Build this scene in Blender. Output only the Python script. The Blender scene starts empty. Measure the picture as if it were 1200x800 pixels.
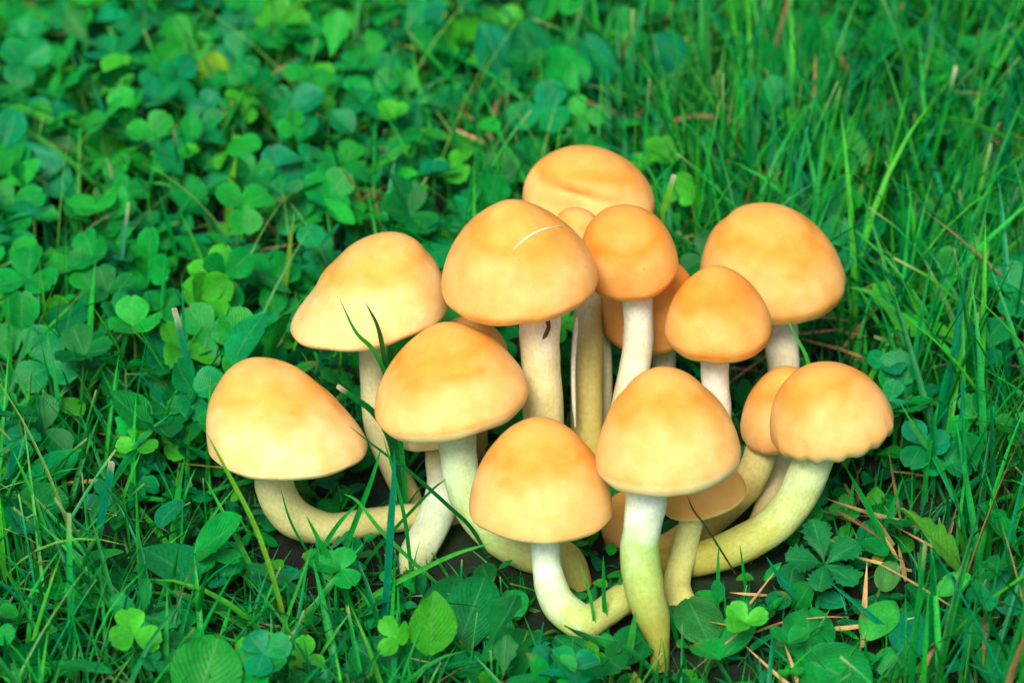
import bpy, math, random
import numpy as np
from mathutils import Vector, Matrix, noise

# ------------------------------------------------------------------ camera, world, sun, exposure
scene = bpy.context.scene
R_ = math.radians
COL = scene.collection
PITCH = R_(30.0)
FPX = 4000.0                                  # focal length in pixels of the 1200 px wide photograph
FWD = np.array([0, math.cos(PITCH), -math.sin(PITCH)])
UP = np.array([0, math.sin(PITCH), math.cos(PITCH)])
RIGHT = np.array([1.0, 0, 0])
CAM = -(FWD * 1.0 - UP * 0.06)

cam_d = bpy.data.cameras.new('camera')
cam_d.sensor_width = 36.0
cam_d.lens = 120.0
cam_d.clip_start = 0.02
cam_d.clip_end = 1000.0
cam_d.dof.use_dof = True
cam_d.dof.focus_distance = 0.975
cam_d.dof.aperture_fstop = 14.0
cam_o = bpy.data.objects.new('camera', cam_d)
COL.objects.link(cam_o)
cam_o.location = CAM
cam_o.rotation_euler = (math.pi / 2 - PITCH, 0, 0)
scene.camera = cam_o

SUN_EL, SUN_AZ = 46.0, 194.0                  # azimuth clockwise from +Y: behind the camera, a little left
world = bpy.data.worlds.new('World')
scene.world = world
world.use_nodes = True
wn = world.node_tree
sky = wn.nodes.new('ShaderNodeTexSky')
sky.sky_type = 'NISHITA'
sky.sun_disc = False
sky.sun_elevation = R_(SUN_EL)
sky.sun_rotation = R_(SUN_AZ)
sky.dust_density = 4.0
sky.ozone_density = 0.6
bg = wn.nodes['Background']
bg.inputs['Strength'].default_value = 0.085
wn.links.new(sky.outputs[0], bg.inputs['Color'])
sun_d = bpy.data.lights.new('sun', 'SUN')
sun_d.energy = 2.3
sun_d.angle = R_(20.0)
sun_d.color = (1.0, 0.93, 0.80)
sun_o = bpy.data.objects.new('sun', sun_d)
COL.objects.link(sun_o)
az, el = R_(SUN_AZ), R_(SUN_EL)
sdir = Vector((math.sin(az) * math.cos(el), math.cos(az) * math.cos(el), math.sin(el)))
sun_o.rotation_euler = sdir.to_track_quat('Z', 'Y').to_euler()
sun_o.location = sdir * 3
scene.view_settings.view_transform = 'Standard'
scene.view_settings.look = 'None'
scene.view_settings.gamma = 1.0
scene.view_settings.use_curve_mapping = False
scene.view_settings.exposure = 0.72

rng = np.random.default_rng(11)
random.seed(5)

# ------------------------------------------------------------------ pixel <-> place
def ray(px, py):
    return FWD + RIGHT * ((px - 600) / FPX) + UP * ((400 - py) / FPX)
def at_y(px, py, y):                           # the point seen at a pixel, on the upright plane y
    r = ray(px, py)
    return CAM + r * ((y - CAM[1]) / r[1])
def at_z(px, py, z=0.0):                       # the point seen at a pixel, on the level z
    r = ray(px, py)
    return CAM + r * ((z - CAM[2]) / r[2])
def project(P):
    v = np.asarray(P) - CAM
    z = v @ FWD
    return np.stack([600 + FPX * v[..., 0] / z, 400 - FPX * (v @ UP) / z], -1)
def mpp(P):                                    # metres for one pixel at a point
    return float((np.asarray(P) - CAM) @ FWD) / FPX

# ------------------------------------------------------------------ materials
def new_mat(name):
    m = bpy.data.materials.new(name)
    m.use_nodes = True
    return m, m.node_tree, m.node_tree.nodes, m.node_tree.links, m.node_tree.nodes['Principled BSDF']
def node(nt, kind, **kw):
    n = nt.nodes.new(kind)
    for k, v in kw.items():
        setattr(n, k, v)
    return n
def mix_col(nt, fac, a, b, mode='MIX'):
    n = nt.nodes.new('ShaderNodeMix'); n.data_type = 'RGBA'; n.blend_type = mode
    for sock, v in ((n.inputs[0], fac), (n.inputs[6], a), (n.inputs[7], b)):
        if hasattr(v, 'is_output'):
            nt.links.new(v, sock)
        elif isinstance(v, (int, float)):
            sock.default_value = v
        else:
            sock.default_value = (*v, 1)
    return n.outputs[2]
def noise_tex(nt, vec, scale, detail=3, rough=0.55):
    n = nt.nodes.new('ShaderNodeTexNoise')
    n.inputs['Scale'].default_value = scale
    n.inputs['Detail'].default_value = detail
    n.inputs['Roughness'].default_value = rough
    if vec is not None:
        nt.links.new(vec, n.inputs['Vector'])
    return n
def ramp(nt, fac, stops):
    n = nt.nodes.new('ShaderNodeValToRGB')
    cr = n.color_ramp
    while len(cr.elements) < len(stops):
        cr.elements.new(0.5)
    for e, (p, c) in zip(cr.elements, stops):
        e.position = p
        e.color = (*c, 1) if len(c) == 3 else c
    nt.links.new(fac, n.inputs[0])
    return n.outputs[0]
def bump(nt, height, strength, dist):
    n = nt.nodes.new('ShaderNodeBump')
    n.inputs['Strength'].default_value = strength
    n.inputs['Distance'].default_value = dist
    nt.links.new(height, n.inputs['Height'])
    return n.outputs[0]

def leaf_material(name, veins=True, transl=0.30, rough=0.45, spec=0.22):
    m, nt, N, L, bs = new_mat(name)
    at = node(nt, 'ShaderNodeAttribute', attribute_name='tint')
    tc = node(nt, 'ShaderNodeNewGeometry')
    n1 = noise_tex(nt, tc.outputs['Position'], 160.0, 3)
    var = ramp(nt, n1.outputs[0], [(0.3, (0.74, 0.80, 0.82)), (0.72, (1.30, 1.15, 1.05))])
    col = mix_col(nt, 1.0, at.outputs['Color'], var, 'MULTIPLY')
    n2 = noise_tex(nt, tc.outputs['Position'], 900.0, 2)
    sp = ramp(nt, n2.outputs[0], [(0.35, (0.82, 0.85, 0.85)), (0.65, (1.1, 1.08, 1.06))])
    col = mix_col(nt, 1.0, col, sp, 'MULTIPLY')
    if veins:
        uv = node(nt, 'ShaderNodeUVMap', uv_map='uv')
        sep = node(nt, 'ShaderNodeSeparateXYZ')
        L.new(uv.outputs[0], sep.inputs[0])
        ab = node(nt, 'ShaderNodeMath', operation='ABSOLUTE'); L.new(sep.outputs[0], ab.inputs[0])
        ma = node(nt, 'ShaderNodeMath', operation='MULTIPLY_ADD'); L.new(ab.outputs[0], ma.inputs[0])
        ma.inputs[1].default_value = -0.55; L.new(sep.outputs[1], ma.inputs[2])
        mu = node(nt, 'ShaderNodeMath', operation='MULTIPLY'); L.new(ma.outputs[0], mu.inputs[0]); mu.inputs[1].default_value = 62.0
        si = node(nt, 'ShaderNodeMath', operation='SINE'); L.new(mu.outputs[0], si.inputs[0])
        rib = ramp(nt, ab.outputs[0], [(0.0, (1, 1, 1)), (0.07, (0, 0, 0))])
        col = mix_col(nt, 0.0, col, col)
        mr = N[-1]
        L.new(mix_col(nt, rib, (0, 0, 0), (0.45, 0.45, 0.45)), mr.inputs[0])
        mr.inputs[7].default_value = (0.10, 0.36, 0.12, 1)
        for lk in list(mr.inputs[7].links):
            L.remove(lk)
        vein = ramp(nt, si.outputs[0], [(0.80, (1, 1, 1)), (1.0, (1.10, 1.09, 1.06))])
        col = mix_col(nt, 1.0, col, vein, 'MULTIPLY')
        L.new(bump(nt, si.outputs[0], 0.22, 0.00022), bs.inputs['Normal'])
    L.new(col, bs.inputs['Base Color'])
    bs.inputs['Roughness'].default_value = rough
    bs.inputs['Specular IOR Level'].default_value = spec
    tr = node(nt, 'ShaderNodeBsdfTranslucent')
    tcol = mix_col(nt, 1.0, col, (1.5, 1.25, 0.7), 'MULTIPLY')
    L.new(tcol, tr.inputs['Color'])
    mx = node(nt, 'ShaderNodeMixShader')
    mx.inputs[0].default_value = transl
    L.new(bs.outputs[0], mx.inputs[1]); L.new(tr.outputs[0], mx.inputs[2])
    L.new(mx.outputs[0], N['Material Output'].inputs['Surface'])
    return m
MAT_LEAF = leaf_material('leaf_veined')
MAT_GRASS = leaf_material('grass_blade', veins=False, rough=0.42)
MAT_DRY = leaf_material('dry_straw', veins=False, transl=0.1, rough=0.7, spec=0.2)

def cap_material(name, c_top, c_ring, c_mid, c_low, c_rim, seed, rim_w=.93):
    m, nt, N, L, bs = new_mat(name)
    tc = node(nt, 'ShaderNodeTexCoord')
    mp = node(nt, 'ShaderNodeMapping'); mp.inputs['Location'].default_value = (seed * 3.1, seed * 1.7, seed)
    L.new(tc.outputs['Object'], mp.inputs[0])
    at = node(nt, 'ShaderNodeAttribute', attribute_name='ring')
    nz = noise_tex(nt, mp.outputs[0], 65.0, 2)
    a1 = node(nt, 'ShaderNodeMath', operation='SUBTRACT'); L.new(nz.outputs[0], a1.inputs[0]); a1.inputs[1].default_value = 0.5
    a2 = node(nt, 'ShaderNodeMath', operation='MULTIPLY_ADD'); L.new(a1.outputs[0], a2.inputs[0]); a2.inputs[1].default_value = 0.42
    L.new(at.outputs['Fac'], a2.inputs[2])
    # keep the rim itself crisp: less wobble at the very edge
    base = ramp(nt, a2.outputs[0], [(0.0, c_top), (0.26, c_top), (0.42, c_ring), (0.60, c_mid), (0.78, c_mid), (0.93, c_low), (1.0, c_low)])
    nz3 = noise_tex(nt, mp.outputs[0], 420.0, 3)
    rj = node(nt, 'ShaderNodeMath', operation='MULTIPLY_ADD'); L.new(nz3.outputs[0], rj.inputs[0]); rj.inputs[1].default_value = 0.06
    L.new(at.outputs['Fac'], rj.inputs[2])
    rimf = ramp(nt, rj.outputs[0], [(rim_w, (0, 0, 0)), (rim_w + .055, (0.75, 0.75, 0.75)), (1.01, (1, 1, 1))])
    base = mix_col(nt, rimf, base, c_rim)
    n2 = noise_tex(nt, mp.outputs[0], 150.0, 4)
    base = mix_col(nt, 1.0, base, ramp(nt, n2.outputs[0], [(0.3, (0.94, 0.84, 0.66)), (0.7, (1.04, 1.08, 1.12))]), 'MULTIPLY')
    # tiny dark specks
    vo = node(nt, 'ShaderNodeTexVoronoi'); vo.inputs['Scale'].default_value = 230.0
    L.new(mp.outputs[0], vo.inputs['Vector'])
    vs = ramp(nt, vo.outputs['Distance'], [(0.03, (0.45, 0.45, 0.45)), (0.10, (0, 0, 0))])
    gate = ramp(nt, noise_tex(nt, mp.outputs[0], 90.0, 1).outputs[0], [(0.52, (0, 0, 0)), (0.58, (1, 1, 1))])
    spk = mix_col(nt, 1.0, vs, gate, 'MULTIPLY')
    base = mix_col(nt, spk, base, (0.30, 0.13, 0.03))
    # scuffed tan patches
    sc = ramp(nt, noise_tex(nt, mp.outputs[0], 48.0, 6, 0.7).outputs[0], [(0.60, (0, 0, 0)), (0.74, (0.35, 0.35, 0.35))])
    base = mix_col(nt, sc, base, tuple(0.8 * v for v in c_low))
    L.new(base, bs.inputs['Base Color'])
    bs.inputs['Roughness'].default_value = 0.42
    bs.inputs['Specular IOR Level'].default_value = 0.16
    bs.inputs['Subsurface Weight'].default_value = 0.18
    bs.inputs['Subsurface Radius'].default_value = (1.0, 0.55, 0.2)
    bs.inputs['Subsurface Scale'].default_value = 0.003
    fine = noise_tex(nt, mp.outputs[0], 1500.0, 3)
    L.new(bump(nt, fine.outputs[0], 0.3, 0.0005), bs.inputs['Normal'])
    return m

def stem_material(name, c_top, c_mid, c_low, seed):
    m, nt, N, L, bs = new_mat(name)
    uv = node(nt, 'ShaderNodeUVMap', uv_map='uv')
    mp = node(nt, 'ShaderNodeMapping'); L.new(uv.outputs[0], mp.inputs[0])
    mp.inputs['Scale'].default_value = (26.0, 5.0, 1.0); mp.inputs['Location'].default_value = (seed, seed * 2, 0)
    fib = noise_tex(nt, mp.outputs[0], 1.0, 5, 0.65)
    tc = node(nt, 'ShaderNodeTexCoord')
    blot = noise_tex(nt, tc.outputs['Object'], 170.0, 3)
    fine = noise_tex(nt, tc.outputs['Object'], 800.0, 3)
    at = node(nt, 'ShaderNodeAttribute', attribute_name='ring')
    a1 = node(nt, 'ShaderNodeMath', operation='SUBTRACT'); L.new(blot.outputs[0], a1.inputs[0]); a1.inputs[1].default_value = 0.5
    a2 = node(nt, 'ShaderNodeMath', operation='MULTIPLY_ADD'); L.new(a1.outputs[0], a2.inputs[0]); a2.inputs[1].default_value = 0.45
    L.new(at.outputs['Fac'], a2.inputs[2])
    base = ramp(nt, a2.outputs[0], [(0.08, c_top), (0.42, c_mid), (0.88, c_low)])
    base = mix_col(nt, 1.0, base, ramp(nt, fib.outputs[0], [(0.3, (0.92, 0.89, 0.80)), (0.7, (1.04, 1.04, 1.03))]), 'MULTIPLY')
    base = mix_col(nt, 1.0, base, ramp(nt, fine.outputs[0], [(0.32, (0.90, 0.87, 0.80)), (0.62, (1.03, 1.03, 1.02))]), 'MULTIPLY')
    L.new(base, bs.inputs['Base Color'])
    bs.inputs['Roughness'].default_value = 0.62
    bs.inputs['Specular IOR Level'].default_value = 0.25
    bs.inputs['Subsurface Weight'].default_value = 0.15
    bs.inputs['Subsurface Radius'].default_value = (1.0, 0.7, 0.35)
    bs.inputs['Subsurface Scale'].default_value = 0.003
    ad = node(nt, 'ShaderNodeMath', operation='ADD'); L.new(fib.outputs[0], ad.inputs[0]); L.new(fine.outputs[0], ad.inputs[1])
    L.new(bump(nt, ad.outputs[0], 0.4, 0.0005), bs.inputs['Normal'])
    return m

def plain_material(name, col, rough=0.7, nscale=400.0, amt=0.3):
    m, nt, N, L, bs = new_mat(name)
    tc = node(nt, 'ShaderNodeTexCoord')
    n1 = noise_tex(nt, tc.outputs['Object'], nscale, 4)
    L.new(ramp(nt, n1.outputs[0], [(0.3, tuple(c * (1 - amt) for c in col)), (0.7, tuple(min(1, c * (1 + amt)) for c in col))]), bs.inputs['Base Color'])
    bs.inputs['Roughness'].default_value = rough
    bs.inputs['Specular IOR Level'].default_value = 0.25
    return m
MAT_GILL = plain_material('gill_flesh', (0.62, 0.44, 0.20), 0.7, 500)
MAT_FLESH = plain_material('torn_white_flesh', (0.86, 0.80, 0.60), 0.6, 600, 0.1)
MAT_VEIL = plain_material('dried_veil', (0.12, 0.05, 0.03), 0.7)
MAT_TWIG = plain_material('dead_twig', (0.30, 0.17, 0.09), 0.8)

# ------------------------------------------------------------------ mesh helpers
def mesh_from(name, V, F, tint=None, uv=None, ring=None, mat=None, smooth=True):
    """V (n,3), F list or array of quads/tris, per-vertex tint / uv / ring."""
    me = bpy.data.meshes.new(name)
    V = np.asarray(V, np.float32)
    F = np.asarray(F, np.int32)
    k = F.shape[1]
    me.vertices.add(len(V)); me.vertices.foreach_set('co', V.ravel())
    me.loops.add(F.size); me.loops.foreach_set('vertex_index', F.ravel())
    me.polygons.add(len(F))
    me.polygons.foreach_set('loop_start', np.arange(0, F.size, k, dtype=np.int32))
    me.polygons.foreach_set('loop_total', np.full(len(F), k, np.int32))
    if smooth:
        me.polygons.foreach_set('use_smooth', np.ones(len(F), bool))
    if tint is not None:
        a = me.attributes.new('tint', 'FLOAT_COLOR', 'POINT')
        t = np.ones((len(V), 4), np.float32); t[:, :3] = tint
        a.data.foreach_set('color', t.ravel())
    if ring is not None:
        a = me.attributes.new('ring', 'FLOAT', 'POINT')
        a.data.foreach_set('value', np.asarray(ring, np.float32))
    if uv is not None:
        ul = me.uv_layers.new(name='uv')
        ul.data.foreach_set('uv', np.asarray(uv, np.float32)[F.ravel()].ravel())
    if mat:
        me.materials.append(mat)
    me.update(calc_edges=True)
    me.validate()
    return me
def link(name, me, parent=None, label=None, cat=None, group=None, kind=None):
    o = bpy.data.objects.new(name, me)
    COL.objects.link(o)
    if parent is not None:
        o.parent = parent
    if label: o['label'] = label
    if cat: o['category'] = cat
    if group: o['group'] = group
    if kind: o['kind'] = kind
    return o
def thing(name, loc, label, cat, group=None):
    o = bpy.data.objects.new(name, None)
    o.empty_display_size = 0.01
    COL.objects.link(o)
    o.location = loc
    o['label'] = label; o['category'] = cat
    if group: o['group'] = group
    return o
def grid_faces(nr, nc, wrap=True):
    i = np.arange(nr - 1)[:, None]
    j = np.arange(nc if wrap else nc - 1)[None, :]
    j2 = (j + 1) % nc
    return np.stack([i * nc + j, i * nc + j2, (i + 1) * nc + j2, (i + 1) * nc + j], -1).reshape(-1, 4)
def smooth_path(P, n):
    """Catmull-Rom through the control points, n samples."""
    P = np.asarray(P, float)
    Q = np.vstack([2 * P[0] - P[1], P, 2 * P[-1] - P[-2]])
    t = np.linspace(0, len(P) - 1 - 1e-6, n)
    i = t.astype(int); f = (t - i)[:, None]
    p0, p1, p2, p3 = Q[i], Q[i + 1], Q[i + 2], Q[i + 3]
    return 0.5 * ((2 * p1) + (-p0 + p2) * f + (2 * p0 - 5 * p1 + 4 * p2 - p3) * f**2 + (-p0 + 3 * p1 - 3 * p2 + p3) * f**3)
def frames(path):
    T = np.gradient(path, axis=0)
    T /= np.linalg.norm(T, axis=1, keepdims=True) + 1e-12
    ref = np.array([0, 1.0, 0.2]) if abs(T[0][1]) < 0.9 else np.array([1.0, 0, 0])
    A = np.zeros_like(path)
    a = ref - T[0] * (ref @ T[0]); a /= np.linalg.norm(a)
    for k in range(len(path)):
        a = a - T[k] * (a @ T[k]); a /= np.linalg.norm(a); A[k] = a
    return T, A, np.cross(T, A)

# ------------------------------------------------------------------ ground
gx = np.concatenate([[-300, -40, -8, -2], np.linspace(-0.9, 0.9, 91), [2, 8, 40, 300]])
gy = np.concatenate([[-300, -40, -8, -2], np.linspace(-0.8, 1.4, 111), [2.5, 8, 40, 300]])
GX, GY = np.meshgrid(gx, gy)
near = (np.abs(GX) < 0.95) & (GY > -0.85) & (GY < 1.45)
GZ = np.where(near, 0.0016 * np.sin(GX * 61 + 1.3 * np.sin(GY * 37)) * np.cos(GY * 53 + np.sin(GX * 43)) - 0.0016, -0.0016)
gm, nt, N, L, bs = new_mat('dark_soil')
tc = node(nt, 'ShaderNodeNewGeometry')
s1 = noise_tex(nt, tc.outputs['Position'], 90.0, 6, 0.7)
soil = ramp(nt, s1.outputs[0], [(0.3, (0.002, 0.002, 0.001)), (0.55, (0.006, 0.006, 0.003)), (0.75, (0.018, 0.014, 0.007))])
s2 = noise_tex(nt, tc.outputs['Position'], 22.0, 5, 0.6)
moss = ramp(nt, s2.outputs[0], [(0.45, (0, 0, 0)), (0.62, (0.8, 0.8, 0.8))])
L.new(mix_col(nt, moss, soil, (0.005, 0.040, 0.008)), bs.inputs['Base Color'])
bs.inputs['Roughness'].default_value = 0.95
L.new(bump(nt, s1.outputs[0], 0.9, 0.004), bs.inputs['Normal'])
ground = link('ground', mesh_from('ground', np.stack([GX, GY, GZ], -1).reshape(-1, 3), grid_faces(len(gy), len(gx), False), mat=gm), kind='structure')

# ------------------------------------------------------------------ mushrooms
# cap: px, py of the cap's widest level, depth y, radius, height, two profile powers, apex shift x / y, roll, pitch, skirt
CAPS = {
 'A': (337.3, 523.3, -.005, .02293, .02408, 1.104, 1.145, -.390, .295, .006, -.183, .100),
 'B': (432.1, 370.5, .036, .02367, .02372, 1.119, 1.150, .337, .084, -.157, -.156, .099),
 'C': (529.7, 468.6, .002, .02244, .02098, 1.300, 1.150, .030, .286, -.196, -.155, .183),
 'D': (633.9, 596.2, -.036, .02004, .02480, 1.146, 1.125, -.015, .296, .006, -.138, .112),
 'E': (608.7, 331.3, .022, .02257, .02462, 1.297, 1.150, -.038, .118, -.075, -.057, .157),
 'F': (689.8, 234.1, .095, .02045, .01603, 1.165, 1.011, -.084, .065, .083, -.080, .215),
 'G': (739.9, 309.7, .045, .01387, .01781, .854, .750, -.112, .074, -.165, .229, .266),
 'H': (759.1, 375.3, .070, .01478, .02380, .855, .750, .023, -.300, .031, .113, .242),
 'I': (841.8, 384.3, .030, .01572, .01764, 1.300, 1.150, -.017, .300, -.043, -.026, .260),
 'J': (905.4, 325.7, .075, .02225, .02066, .933, 1.150, -.157, .209, -.003, .029, .233),
 'K': (975.7, 500.0, -.012, .01749, .01900, 1.030, 1.019, -.067, .032, -.210, -.112, .185),
 'L': (916.1, 490.2, .020, .01305, .01524, 1.181, 1.073, .437, .060, -.500, .098, .254),
 'M': (783.0, 534.4, -.040, .02006, .02375, 1.239, 1.058, -.012, .296, -.090, -.158, .204),
 'N': (826.0, 584.1, -.012, .01233, .01103, 1.097, .969, .092, -.246, -.274, -.120, .096),
 'O': (556.8, 414.5, .045, .00996, .01174, .948, .888, -.327, -.036, -.015, .055, .297),
 'P': (512.0, 506.3, .030, .01281, .00999, 1.089, .809, .034, .279, -.158, -.268, .166),
 'R': (677.0, 275.0, .066, .00760, .00900, .933, .750, -.178, -.250, .177, .096, .159),
 'Q': (731.1, 621.5, .000, .00662, .01037, .850, .750, .550, .300, -.500, .113, .080),
}
# stem: control points px, py, depth y, radius in pixels, from the cap down to the ground
STEMS = {
 'A': [(322, 555, -.004, 23), (326, 582, -.004, 23), (345, 607, -.003, 23), (385, 619, .000, 19), (432, 612, .006, 17), (480, 606, .011, 16), (525, 606, .018, 15), (560, 618, .020, 12)],
 'B': [(437, 405, .036, 17), (437, 450, .036, 15), (442, 500, .034, 15), (462, 550, .030, 15), (480, 585, .026, 15)],
 'C': [(535, 505, .004, 23), (537, 535, .002, 22), (542, 565, -.001, 21), (556, 602, -.004, 20), (588, 633, -.008, 21), (630, 650, -.013, 23), (660, 656, -.015, 22), (674, 682, -.017, 20), (682, 725, -.018, 17)],
 'D': [(638, 625, -.038, 17), (640, 655, -.040, 17), (645, 685, -.044, 19), (658, 711, -.049, 21), (682, 727, -.051, 21), (706, 719, -.047, 18), (728, 703, -.041, 19), (750, 697, -.035, 19), (765, 708, -.032, 16)],
 'E': [(631, 368, .022, 25), (632, 395, .022, 24), (634, 430, .022, 23), (637, 490, .021, 24), (640, 590, .020, 22), (641, 608, .020, 18)],
 'F': [(688, 262, .094, 15), (692, 330, .076, 16), (689, 375, .064, 17), (688, 430, .052, 19), (688, 510, .040, 19), (693, 585, .030, 18), (694, 600, .029, 15)],
 'G': [(745, 340, .045, 18), (748, 375, .045, 17.5), (747, 410, .044, 18), (740, 450, .042, 18), (728, 510, .038, 18), (718, 585, .032, 17)],
 'H': [(776, 405, .070, 14), (778, 430, .070, 14), (774, 480, .068, 14), (768, 545, .063, 14)],
 'I': [(838, 415, .030, 17), (838, 445, .030, 16), (841, 480, .030, 16), (840, 530, .028, 16), (836, 600, .022, 15)],
 'J': [(914, 375, .074, 20), (916, 405, .070, 20), (918, 430, .064, 19), (920, 490, .048, 18), (914, 550, .030, 17), (898, 600, .014, 16), (880, 640, .004, 15)],
 'K': [(958, 525, -.012, 24), (948, 552, -.013, 24), (930, 588, -.014, 23), (898, 621, -.016, 22), (852, 645, -.017, 22), (812, 656, -.015, 20), (776, 662, -.012, 18), (745, 676, -.010, 15)],
 'L': [(897, 520, .020, 20), (884, 552, .017, 20), (866, 577, .012, 20), (835, 606, .004, 19), (797, 633, -.003, 17), (760, 655, -.006, 15)],
 'M': [(760, 565, -.041, 25), (757, 592, -.042, 24), (752, 622, -.044, 22.5), (750, 655, -.047, 23.5), (757, 695, -.052, 23), (766, 727, -.055, 19), (773, 757, -.057, 12)],
 'N': [(812, 598, -.013, 14), (808, 620, -.014, 14), (800, 652, -.019, 15), (793, 685, -.026, 16), (800, 710, -.034, 18), (810, 730, -.038, 16)],
 'O': [(558, 432, .045, 11), (560, 480, .045, 11), (561, 560, .045, 11)],
 'P': [(512, 518, .028, 15), (516, 545, .022, 17), (519, 578, .012, 20), (506, 615, .001, 21), (488, 650, -.007, 20), (484, 676, -.010, 15)],
 'R': [(682, 286, .067, 5), (692, 320, .080, 6), (700, 357, .082, 6), (707, 390, .076, 6.5), (711, 425, .068, 6.5), (710, 480, .058, 6.5), (706, 565, .048, 6)],
 'Q': [(730, 632, .000, 7), (733, 645, .000, 8), (736, 660, -.002, 8)],
}
CREAM, GRN, OCH = (.92, .88, .66), (.66, .66, .24), (.46, .36, .07)
def cols(kind):
    if kind == 'pale':      # yellow-cream cap
        return (.86, .43, .100), (.82, .34, .050), (.90, .52, .185), (.79, .39, .090), (.84, .80, .42)
    if kind == 'cream':
        return (.88, .48, .135), (.85, .41, .080), (.93, .63, .275), (.84, .50, .170), (.90, .84, .50)
    if kind == 'gold':
        return (.85, .42, .095), (.81, .34, .052), (.87, .47, .155), (.75, .34, .060), (.82, .62, .26)
    if kind == 'orange':
        return (.84, .36, .070), (.80, .28, .032), (.87, .42, .115), (.72, .26, .026), (.78, .50, .16)
    if kind == 'peach':
        return (.85, .39, .085), (.82, .32, .052), (.89, .49, .175), (.77, .36, .085), (.56, .56, .28)
    if kind == 'white':
        return (.93, .70, .32), (.93, .70, .32), (.92, .74, .42), (.90, .74, .45), (.90, .80, .55)
    return (.80, .44, .11), (.78, .42, .10), (.80, .46, .14), (.76, .45, .13), (.86, .76, .38)   # tan cap
INFO = {   # cap colouring, stem colours, label
 'A': ('cream', (.70, .74, .36), (.66, .68, .30), (.58, .54, .22), 'mushroom with lopsided yellow cap on a stem bent sideways along the grass'),
 'B': ('cream', (.74, .72, .48), (.70, .68, .36), (.60, .56, .24), 'broad yellow mushroom whose wide cap brim flares out away from the cluster'),
 'C': ('pale', (.62, .83, .62), (.47, .66, .25), (.54, .50, .12), 'yellow mushroom with greenish white stem curving down behind the front cap'),
 'D': ('pale', (.70, .90, .80), (.48, .66, .21), (.58, .46, .12), 'low bell-capped mushroom on a pale stem hooked up at its foot'),
 'E': ('gold', CREAM, (.88, .78, .40), (.52, .44, .10), 'large golden mushroom with a white scratch across its cap'),
 'F': ('gold', (.66, .64, .50), (.54, .48, .18), (.42, .35, .06), 'tall golden mushroom with a dented cap rising behind the scratched one'),
 'G': ('orange', (.94, .94, .88), (.92, .88, .68), (.66, .58, .26), 'small round deep orange mushroom on a straight white stem'),
 'H': ('orange', (.74, .70, .56), (.66, .60, .36), (.50, .42, .12), 'orange mushroom cap tucked behind the small round orange mushroom'),
 'I': ('orange', (.97, .97, .95), (.94, .93, .84), (.66, .58, .26), 'conical orange mushroom on a bright white stem overlapping a larger cap'),
 'J': ('gold', (.82, .80, .68), (.76, .70, .44), (.62, .54, .22), 'big smooth domed mushroom behind the conical orange one'),
 'K': ('peach', (.60, .80, .48), (.50, .57, .14), (.40, .27, .035), 'mushroom with frilled cap edge on a thick stem sweeping sideways to the ground'),
 'L': ('peach', (.66, .60, .24), (.58, .48, .14), (.48, .36, .07), 'mushroom cap partly hidden behind the frilled-edge mushroom'),
 'M': ('pale', (.74, .92, .86), (.36, .58, .17), (.36, .33, .04), 'bell-capped mushroom with cream rim on a thick white and olive stem'),
 'N': ('tan', (.66, .78, .34), (.64, .70, .24), (.66, .62, .20), 'small tan mushroom crouching under the cream-rimmed bell cap'),
 'O': ('gold', (.60, .54, .30), (.55, .48, .2), (.45, .38, .1), 'small orange cap wedged between three larger yellow mushrooms'),
 'P': ('white', (.60, .50, .18), (.76, .92, .76), (.56, .64, .22), 'mushroom with pale brim under a larger cap and leaning whitish stem'),
 'R': ('cream', (.78, .74, .52), (.74, .70, .44), (.66, .62, .36), 'tiny pale cream mushroom squeezed below the dented golden cap'),
 'Q': ('tan', (.55, .42, .10), (.5, .38, .09), (.45, .32, .07), 'stunted ochre mushroom low between the two front stems'),
}
NAZ = 72
AZ = np.linspace(0, 2 * math.pi, NAZ, endpoint=False)
STEM_PTS = []          # (point, radius) of every stem, for keeping plants out of them
CAP_BALLS = []         # (centre, radius, lowest z, highest z)
CAP_SURF = {}
CAP_OBJ, STEM_OBJ = {}, {}
def cap_profile(key):
    px, py, y, R, H, e1, e2, sx, sy, roll, pit, hb = CAPS[key]
    al = np.linspace(0, math.pi / 2, 22)
    r = np.sin(al) ** e1; w = np.clip(np.cos(al), 0, 1) ** e2
    q = np.linspace(0, 1, 7)[1:]
    r = np.concatenate([r, 1 - .10 * q**2]); wz = np.concatenate([w * H, -hb * R * q])
    wn_ = np.concatenate([w, np.zeros(6)])
    return r, wz, wn_
def rot_cap(P, roll, pit):
    c, s = math.cos(pit), math.sin(pit)
    P = P @ np.array([[1, 0, 0], [0, c, -s], [0, s, c]]).T
    c, s = math.cos(roll), math.sin(roll)
    return P @ np.array([[c, 0, s], [0, 1, 0], [-s, 0, c]]).T
ROUGH = {'K': (.034, 16), 'E': (.014, 11), 'C': (.010, 7), 'J': (.012, 13), 'B': (.016, 6), 'L': (.025, 13)}
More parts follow.
